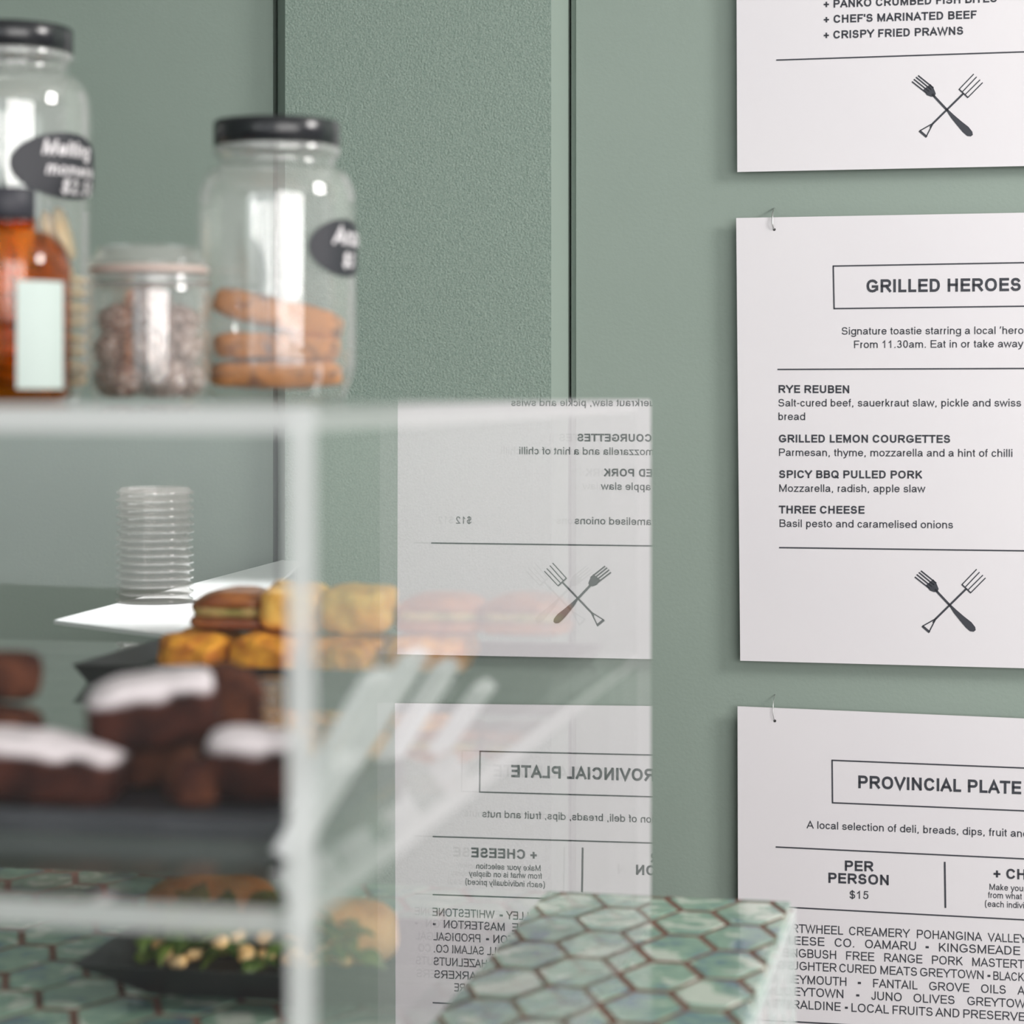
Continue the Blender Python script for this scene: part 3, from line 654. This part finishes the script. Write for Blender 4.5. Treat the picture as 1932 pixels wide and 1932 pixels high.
# right jar: golden slices
pj = at(522, 1.74, JZ); k = 1.74 / F
jar = empty('storage_jar', pj, 0, 'medium glass jar with black lid half in front of the textured wall, holding golden biscotti', 'jar')
jar_body('glass_body', 150 * k, 478 * k, 112 * k, 372 * k, parent=jar)
lathe('neck_ring', [(112 * k, 0), (119 * k, 2 * k), (121 * k, 8 * k), (118 * k, 14 * k), (112 * k, 16 * k)], M['glass_rim'], jar, 56, z=462 * k, caps=False)
lathe('lid', [(117 * k, 0), (119 * k, 1 * k), (119 * k, 44 * k), (116 * k, 47 * k), (0, 48 * k)], M['lid'], jar, 56, True, 477 * k)
fa = facing(pj)
curved_label('label_sticker', 150 * k, 282 * k, fa + 1.0, 92 * k, 54 * k, M['chalk_label'], jar)
curved_text([('Anzac', -40 * k, 288 * k, 34 * k), ('$3', -14 * k, 246 * k, 28 * k)], 150 * k, fa + 1.0, jar, M['chalk'])
def slice_(parent_loc, dx, dy, z, L_, W_, H_, rot, name='biscotti', mat='cookie', label='golden nutty biscotti slice lying in the jar on the right', cat='biscuit', group='biscotti in the jar', seed=1):
    o = blob(name, L_, W_, H_, M[mat], None, 5, 0.0022, 60, 14, seed)
    o.location = parent_loc + Vector((dx, dy, z)); o.rotation_euler = rot
    return tag(o, label, cat, group)
for i, (dx, dy, z, L_, W_, H_, r, lb_) in enumerate((
    (0, -14, 24, 244, 104, 48, (0.0, 0.0, 0.05), 'golden nutty biscotti at the bottom front of the right jar'),
    (2, -10, 74, 236, 104, 50, (0.0, 0.03, -0.06), 'golden nutty biscotti second from the bottom in the right jar'),
    (-2, -8, 134, 246, 100, 56, (0.0, 0.24, 0.04), 'golden nutty biscotti tilted on top of the heap in the right jar'),
    (0, 82, 24, 200, 62, 40, (0, 0, 0), 'biscotti lying behind the others at the bottom of the right jar'),
    (4, 80, 68, 190, 62, 42, (0.0, 0.05, -0.03), 'biscotti at the back of the right jar, higher up'))):
    slice_(pj, dx * k, dy * k, z * k, L_ * k, W_ * k, H_ * k, r, seed=i + 1, label=lb_)
# tall jar at the left edge
pt_ = at(18, 1.80, JZ); k = 1.80 / F
tj = empty('storage_jar', pt_, 0, 'tall glass jar with black lid at the left edge, behind the brown bottle', 'jar')
jar_body('glass_body', 155 * k, 655 * k, 112 * k, 545 * k, parent=tj)
lathe('neck_ring', [(112 * k, 0), (119 * k, 2 * k), (122 * k, 8 * k), (119 * k, 14 * k), (112 * k, 16 * k)], M['glass_rim'], tj, 56, z=636 * k, caps=False)
lathe('lid', [(117 * k, 0), (119 * k, 1 * k), (119 * k, 44 * k), (116 * k, 47 * k), (0, 48 * k)], M['lid'], tj, 56, True, 653 * k)
ft = facing(pt_)
curved_label('label_sticker', 155 * k, 432 * k, ft + 0.78, 122 * k, 62 * k, M['chalk_label'], tj)
curved_text([('Melting', -66 * k, 450 * k, 28 * k), ('moments', -58 * k, 414 * k, 24 * k), ('$2.50', -26 * k, 380 * k, 28 * k)], 155 * k, ft + 0.78, tj, M['chalk'])
first = None
n_m = 0
for lay in range(4):
    for q in range(6):
        a = q / 6 * 2 * math.pi + lay * 0.5
        if first is None:
            first = empty('melting_moment', (0, 0, 0), 0, 'pale round biscuit sandwich in the tall jar', 'biscuit', 'biscuits in the tall jar')
            for zz, nm, mt, rr in ((0, 'biscuit_half', 'shortbread', 52), (24, 'biscuit_half', 'shortbread', 52)):
                lathe(nm, [(0, 0), (rr * .8 * k, 1 * k), (rr * k, 9 * k), (rr * .9 * k, 18 * k), (0, 22 * k)], M[mt], first, 20, True, zz * k)
            lathe('cream_filling', [(0, 0), (40 * k, 0), (41 * k, 3 * k), (40 * k, 6 * k), (0, 6 * k)], M['cream'], first, 20, True, 20.5 * k)
            o = first
        else: o = copy_tree(first)
        o.location = pt_ + Vector((96 * k * math.cos(a), 96 * k * math.sin(a), (28 + lay * 56) * k)); o.rotation_euler = (0.12 * math.cos(a * 3), 0.1, a)
        n_m += 1
for (x, z, ry) in ((72, 252, 1.1), (80, 300, 1.3)):
    o = copy_tree(first); o.location = pt_ + Vector((x * k, -50 * k, z * k)); o.rotation_euler = (0, ry, 0)
    o['label'] = 'pale biscuit sandwich leaning on edge at the top of the tall jar heap'
# small clip jar of coconut balls
ps = at(281, 1.68, JZ); k = 1.68 / F
sj = empty('clip_top_jar', ps, 0, 'small squat glass jar of brown coconut balls between the two tall jars', 'jar')
jar_body('glass_body', 116 * k, 238 * k, 104 * k, 200 * k, parent=sj, foot=0.006)
lathe('rubber_seal', [(104 * k, 0), (112 * k, 1 * k), (113 * k, 7 * k), (110 * k, 13 * k), (100 * k, 14 * k)], M['seal'], sj, 48, z=238 * k)
lathe('glass_lid', [(111 * k, 0), (113 * k, 2 * k), (112 * k, 8 * k), (98 * k, 20 * k), (93 * k, 34 * k), (88 * k, 37 * k), (0, 38 * k), (0, 33 * k), (86 * k, 31 * k), (90 * k, 18 * k), (104 * k, 4 * k)], M['glass'], sj, 48, z=252 * k, caps=False)
wire('clip_wire', [ps + Vector((114 * k * math.cos(t), 114 * k * math.sin(t), 222 * k)) for t in [i * math.pi / 12 for i in range(25)]], 0.0008, M['metal'], sj)
pos = []
for lay, (zz, R_, n_) in enumerate(((38, 70, 5), (92, 66, 5), (142, 58, 4), (150, 0, 1), (182, 30, 2))):
    for q in range(n_):
        a = q / n_ * 2 * math.pi + lay * 0.62 - 0.9; pos.append((R_ * math.cos(a), R_ * math.sin(a), zz))
proto = blob('coconut_ball', 74 * k, 74 * k, 70 * k, M['ball'], None, 2.1, 0.0018, 90, 14, 3)
for i, (x, y, z) in enumerate(pos):
    o = proto if i == 0 else proto.copy()
    if i: COL.objects.link(o)
    o.location = ps + Vector((x * k, y * k, (z - 36) * k + 0.0015)); o.rotation_euler = (0, 0, i * 1.3)
    tag(o, 'brown coconut-speckled ball inside the small squat jar', 'sweet', 'coconut balls in the small jar')
# amber bottle in front of the tall jar
pb = at(10, 1.56, JZ); k = 1.56 / F; RB = 122 * k
bo = empty('amber_bottle', pb, 0, 'brown glass bottle with black cap and blank pale label at the left edge', 'bottle')
lathe('glass_body', [(RB * .9, 0), (RB, 0.003), (RB, 250 * k)] + [(56 * k + (RB - 56 * k) * math.cos(t), 250 * k + 72 * k * math.sin(t)) for t in [i / 8 * math.pi / 2 for i in range(1, 9)]] + [(54 * k, 352 * k)], M['amber'], bo, 48)
lathe('neck_collar', [(54 * k, 0), (60 * k, 2 * k), (60 * k, 12 * k), (54 * k, 14 * k)], M['amber'], bo, 40, z=328 * k, caps=False)
lathe('cap', [(56 * k, 0), (57 * k, 1 * k), (57 * k, 52 * k), (52 * k, 58 * k), (0, 60 * k)], M['cap'], bo, 40, True, 343 * k)
fb = facing(pb); vs = []; fs = []
for i in range(13):
    t = fb + 0.16 + i / 12 * 0.86
    for z in (22 * k, 222 * k): vs.append(((RB + .0008) * math.cos(t), (RB + .0008) * math.sin(t), z))
for i in range(12): fs.append((2 * i, 2 * i + 2, 2 * i + 3, 2 * i + 1))
mesh('paper_label', vs, fs, M['paper_label'], bo, True)

# ---------------------------------------------------------------- upper shelf: black platter of slices
def obj_at(o, p, rot=(0, 0, 0)): o.location = p; o.rotation_euler = rot; return o
pf = toC(seen(136, 1290, ST)); pe = toC(seen(1120, 1316, ST)); dF = pf[1]; dB = dF + 0.225
A0, A1 = pf[0], -0.03
cxp, cyp = (A0 + A1) / 2, (dF + dB) / 2
pl = empty('serving_platter', C(cxp, cyp, ST), -ALPHA, 'long black rectangular platter of golden slices at the back of the upper shelf', 'platter')
hw, hd = (A1 - A0) / 2, (dB - dF) / 2
def tray_mesh(name, hw, hd, h, mat, parent, slope=0.82, th=0.004):
    ring = lambda s, z, e=0: [(-hw * 1 + (1 - s) * hd + e, -hd * s + e, z), (hw - (1 - s) * hd - e, -hd * s + e, z), (hw - (1 - s) * hd - e, hd * s - e, z), (-hw + (1 - s) * hd + e, hd * s - e, z)]
    vs = ring(slope, 0) + ring(1, h) + ring(1, h, th) + ring(slope, th * .8, th)
    fs = [(3, 2, 1, 0)]
    for r in range(3): fs += [(r * 4 + i, r * 4 + (i + 1) % 4, (r + 1) * 4 + (i + 1) % 4, (r + 1) * 4 + i) for i in range(4)]
    fs.append((12, 13, 14, 15)); return mesh(name, vs, fs, mat, parent)
tray_mesh('dish', hw, hd, 0.015, M['blackware'], pl, 0.92)
zt = ST + 0.0045
box('platter_foot', -hw * .9, hw * .9, -hd * .86, hd * .86, 0, 0.002, M['blackware'], pl)
x = toC(at(262, 1.80, 0))[0]
for i in range(6):
    wd = 0.062
    if x + wd > A1 - 0.055: break
    o = blob('golden_slice', wd - 0.004, 0.100, 0.029 + 0.002 * (i % 2), M['frittata'], None, 4.5, 0.0045, 48, 18, i + 2)
    obj_at(o, C(x + wd / 2, dF + 0.082, zt), (0, 0, -ALPHA + random.uniform(-.06, .06)))
    tag(o, 'golden baked slice in the lower row on the black platter', 'slice', 'golden slices on the black platter'); x += wd
lb = {0: 'dark glazed filled roll on top of the golden slices, at the left of the pile', 1: 'yellow slice on top of the pile beside the dark roll',
      2: 'second yellow slice along the top of the pile', 3: 'browned roll on the pile seen behind the grilled heroes reflection', 4: 'last browned roll at the right end of the pile'}
for i, (u, kind, L_, H_) in enumerate(((440, 'roll', 0.072, 0.036), (560, 'yel', 0.050, 0.036), (690, 'yel', 0.058, 0.036), (850, 'roll', 0.07, 0.032), (1010, 'roll', 0.07, 0.026))):
    a = toC(at(u, 1.86, 0))[0]
    if kind == 'roll':
        r = empty('filled_roll', C(a, dF + 0.10, zt + 0.0305), -ALPHA, lb[i], 'roll')
        blob('bottom_crust', L_, 0.066, 0.013, M['crust'], r, 3.5, 0.001, 40, 12, i)
        f_ = blob('filling', L_ * 0.9, 0.066, 0.010, M['filling'], r, 4, 0.002, 60, 12, i); f_.location.z = 0.010
        t_ = blob('top_crust', L_, 0.068, 0.018, M['crust'], r, 2.6, 0.0015, 35, 14, i + .5, bend=0.006); t_.location.z = 0.015
    else:
        o = blob('yellow_slice', L_, 0.08, H_, M['yellow'], None, 4.5, 0.004, 45, 16, i + 9)
        tag(obj_at(o, C(a, dF + 0.095, zt + 0.0305), (0, (-0.08, 0.1)[i % 2], -ALPHA + 0.1)), lb[i], 'slice')

# slate and dusted brownies at the front of the upper shelf
q0 = toC(seen(300, 1580, ST)); sf = q0[1]
sl = box('slate_slab', -0.36, 0.215, 0, 0.20, 0, 0.0118, M['slate'], None, 0.0012); sl.location = C(-0.265, sf, ST + 0.0002); sl.rotation_euler = (0, 0, -ALPHA)
tag(sl, 'dark slate serving slab under the brownies on the upper shelf', 'serving slab')
zs = ST + 0.0125
def brownie(u, Y, z, L_, W_, H_, rot, label, seed, mat='brownie', amp=0.003):
    o = blob('brownie', L_, W_, H_, M[mat], None, 4.0, amp, 30, 18, seed); obj_at(o, at(u, Y, z), rot); return tag(o, label, 'cake')
brownie(82, 1.215, zs, 0.080, 0.06, 0.033, (0, 0.13, 0.1), 'sugar-dusted brownie low at the left, in front on the slate', 1)
brownie(-50, 1.31, zs, 0.07, 0.06, 0.036, (0, 0, -0.2), 'dark brownie on the slate cut by the left edge', 2, 'plain_brownie')
brownie(2, 1.33, zs + 0.036, 0.042, 0.05, 0.028, (0, 0.05, 0.3), 'rounded brownie stacked at the far left of the pile', 3, 'plain_brownie')
brownie(262, 1.265, zs, 0.060, 0.055, 0.024, (0, 0, 0.15), 'brownie hidden under the tallest one in the middle', 4, 'plain_brownie')
brownie(300, 1.25, zs + 0.0235, 0.070, 0.060, 0.038, (0.02, -0.14, 0.12), 'big sugar-dusted brownie topping the middle of the pile', 5)
brownie(482, 1.215, zs, 0.050, 0.055, 0.036, (0, 0.04, -0.1), 'dusted brownie at the right of the pile, beside the case edge', 6)
brownie(362, 1.195, zs, 0.024, 0.024, 0.024, (0, 0.0, 0.5), 'small reddish cake piece between the bigger brownies', 7, 'plain_brownie')
brownie(420, 1.36, zs, 0.044, 0.05, 0.052, (0, 0, 0.4), 'brownie at the back right of the pile', 8, 'plain_brownie')

# white paper sleeves leaning inside the right front corner
for i, (u, Y, tilt, hgt) in enumerate(((603, 1.13, 0.55, 0.052), (612, 1.21, 0.58, 0.088), (628, 1.29, 0.60, 0.092), (640, 1.37, 0.62, 0.075), (655, 1.46, 0.62, 0.050))):
    bm = bmesh.new(); bm_box(bm, -0.0045, 0.0045, -0.020, 0.020, 0, hgt, 0.001)
    for v in bm.verts: v.co.x += 0.004 * math.sin(v.co.z * 60)
    o = from_bm('paper_sleeve', bm, M['paperbag'], None); q = toC(at(u, Y, 0)); obj_at(o, C(min(q[0] - 0.010, -0.020), q[1], ST + 0.003), (0, tilt, -ALPHA))
    # keep the leaning top inside the side panel
    o.location = C(-0.016 - math.sin(tilt) * hgt - 0.006, q[1], ST + 0.003)
    tag(o, 'blurred white paper sleeve leaning inside the front right corner of the case', 'paper bag', 'leaning paper sleeves')

# small clear lids stacked behind the brownies
def lid_stack(u, Y, z, R_, n_, pitch, name, label, group):
    p = at(u, Y, z); pr_ = None
    for i in range(n_):
        if pr_ is None: o = pr_ = lathe(name, [(R_ * .86, 0), (R_, 0.0005), (R_, pitch * .45), (R_ * .93, pitch * .5), (R_ * .88, pitch * .95), (0, pitch * .96)], M['lidplastic'], None, 32, True)
        else: o = pr_.copy(); COL.objects.link(o)
        o.location = p + Vector((random.uniform(-.0006, .0006), 0, i * pitch)); tag(o, label, 'lid', group)
lid_stack(478, 1.52, ST + 0.0003, 0.023, 6, 0.0062, 'sauce_pot_lid', 'small clear lid in the low stack under the platter front', 'small lids on the upper shelf')

# ---------------------------------------------------------------- lower level: black dish of salad, bread rolls
sp = seen(150, 1880, TZ); s0 = toC(seen(420, 1895, TZ)); aL = toC(at(180, 1.77, 0))[0]
aR = -0.03; dF2 = s0[1]; dB2 = dF2 + 0.20; hw2, hd2 = (aR - aL) / 2, 0.10
dF2 -= 0.03
sd = empty('salad_dish', C((aL + aR) / 2, dF2 + 0.10, TZ + 0.0006), -ALPHA, 'black angular dish of salad and bread on the tiles inside the case', 'dish')
tray_mesh('dish', hw2, hd2, 0.031, M['blackware'], sd, 0.55, 0.004)
# salad: leaves and roasted pieces
lf = []
def leaf_mesh():
    vs = []; fs = []
    for i in range(7):
        t = i / 6; w__ = 0.008 * math.sin(math.pi * min(t + 0.08, 1)) + 0.001
        for s in (-1, 0, 1): vs.append((t * 0.032, s * w__, 0.006 * math.sin(t * 3) + (0.003 if s == 0 else 0)))
    for i in range(6):
        for s in (0, 1): a = i * 3 + s; fs.append((a, a + 3, a + 4, a + 1))
    o = mesh('salad_leaf', vs, fs, M['leaf'], None, True); return o
L0 = leaf_mesh(); C0 = blob('roast_piece', 0.014, 0.011, 0.009, M['chickpea'], None, 2.6, 0.001, 90, 8, 2)
a_s0, a_s1 = toC(at(265, 1.77, 0))[0], toC(at(700, 1.8, 0))[0]
for i in range(170):
    o = L0 if i == 0 else L0.copy()
    if i: COL.objects.link(o)
    a = random.uniform(a_s0, a_s1); d = random.uniform(dF2 + 0.062, dF2 + 0.15)
    o.location = C(a, d, TZ + random.uniform(0.022, 0.044)); o.rotation_euler = (random.uniform(-.6, .6), random.uniform(-.7, .5), random.uniform(0, 6.28)); o.scale = (1, 1, 1)
    tag(o, 'small green leaf tossed in the salad in the black dish', 'leaf', 'salad leaves')
for i in range(46):
    o = C0 if i == 0 else C0.copy()
    if i: COL.objects.link(o)
    a = random.uniform(a_s0 + 0.01, a_s1); d = random.uniform(dF2 + 0.05, dF2 + 0.12)
    o.location = C(a, d, TZ + random.uniform(0.020, 0.036)); o.rotation_euler = (random.uniform(-.5, .5), random.uniform(-.5, .5), random.uniform(0, 6.28))
    tag(o, 'golden roasted piece tossed in the salad in the black dish', 'food', 'roasted pieces in the salad')
for (u, Y, L_, H_, lab, sd_) in ((400, 1.93, 0.105, 0.040, 'floury golden bread roll at the back of the dish, seen under the shelf', 3),
                                (668, 1.80, 0.070, 0.050, 'golden bread roll right of the case edge, at the end of the salad', 5)):
    o = blob('bread_roll', L_, 0.07, H_, M['bread'], None, 2.5, 0.0025, 26, 18, sd_, flat=0.7); obj_at(o, at(u, Y, TZ + 0.020), (0, 0.0, -ALPHA + .15)); tag(o, lab, 'bread')

# ---------------------------------------------------------------- white wall shelf behind the case with a stack of lids
hz = EYE - 0.224
q = [seen(102, 1170, hz), seen(400, 1208, hz), None, None]
dirL = (seen(500, 1062, hz) - seen(105, 1165, hz)).normalized()
def to_wall(p, d): return p + d * ((WO - p).dot(nw) / d.dot(nw))
q[3] = to_wall(q[0], dirL) ; s59 = wall_uv(575, 0)[0]; q[2] = Wp(s59, 0)
q[2] = q[2] + nw * 0.001; q[3] = q[3] + nw * 0.001
q = [Vector((p.x, p.y, 0)) for p in q]
org = (q[2] + q[3]) / 2 + Vector((0, 0, hz - 0.02))
ws = empty('wall_shelf', org, 0, 'glossy white shelf fixed to the wall behind the case', 'shelf')
vs = [p - Vector((org.x, org.y, 0)) + Vector((0, 0, z)) for z in (0.016, 0.02) for p in q]
mesh('shelf_board', vs, [(3, 2, 1, 0), (4, 5, 6, 7), (0, 1, 5, 4), (1, 2, 6, 5), (2, 3, 7, 6), (3, 0, 4, 7)], M['white'], ws)
for t in (0.3, 0.7):
    b0 = q[3].lerp(q[2], t) - Vector((org.x, org.y, 0)); e_ = b0 - dirL * 0.30
    n_ = Vector((dirL.y, -dirL.x, 0)) * 0.004
    vs = [b0 - n_, b0 + n_, e_ + n_, e_ - n_]; vs = [v + Vector((0, 0, 0.0158)) for v in vs] + [b0 - n_ + Vector((0, 0, -0.10)), b0 + n_ + Vector((0, 0, -0.10))]
    mesh('bracket', vs, [(0, 1, 2, 3), (5, 4, 3, 2), (0, 4, 5, 1), (1, 5, 2), (0, 3, 4)], M['steel'], ws)
lid_stack(292, 2.50, hz + 0.0003, 0.0415, 15, 0.0082, 'clear_cup_lid', 'clear takeaway lid in the tall stack on the white wall shelf', 'lid stack behind the case')
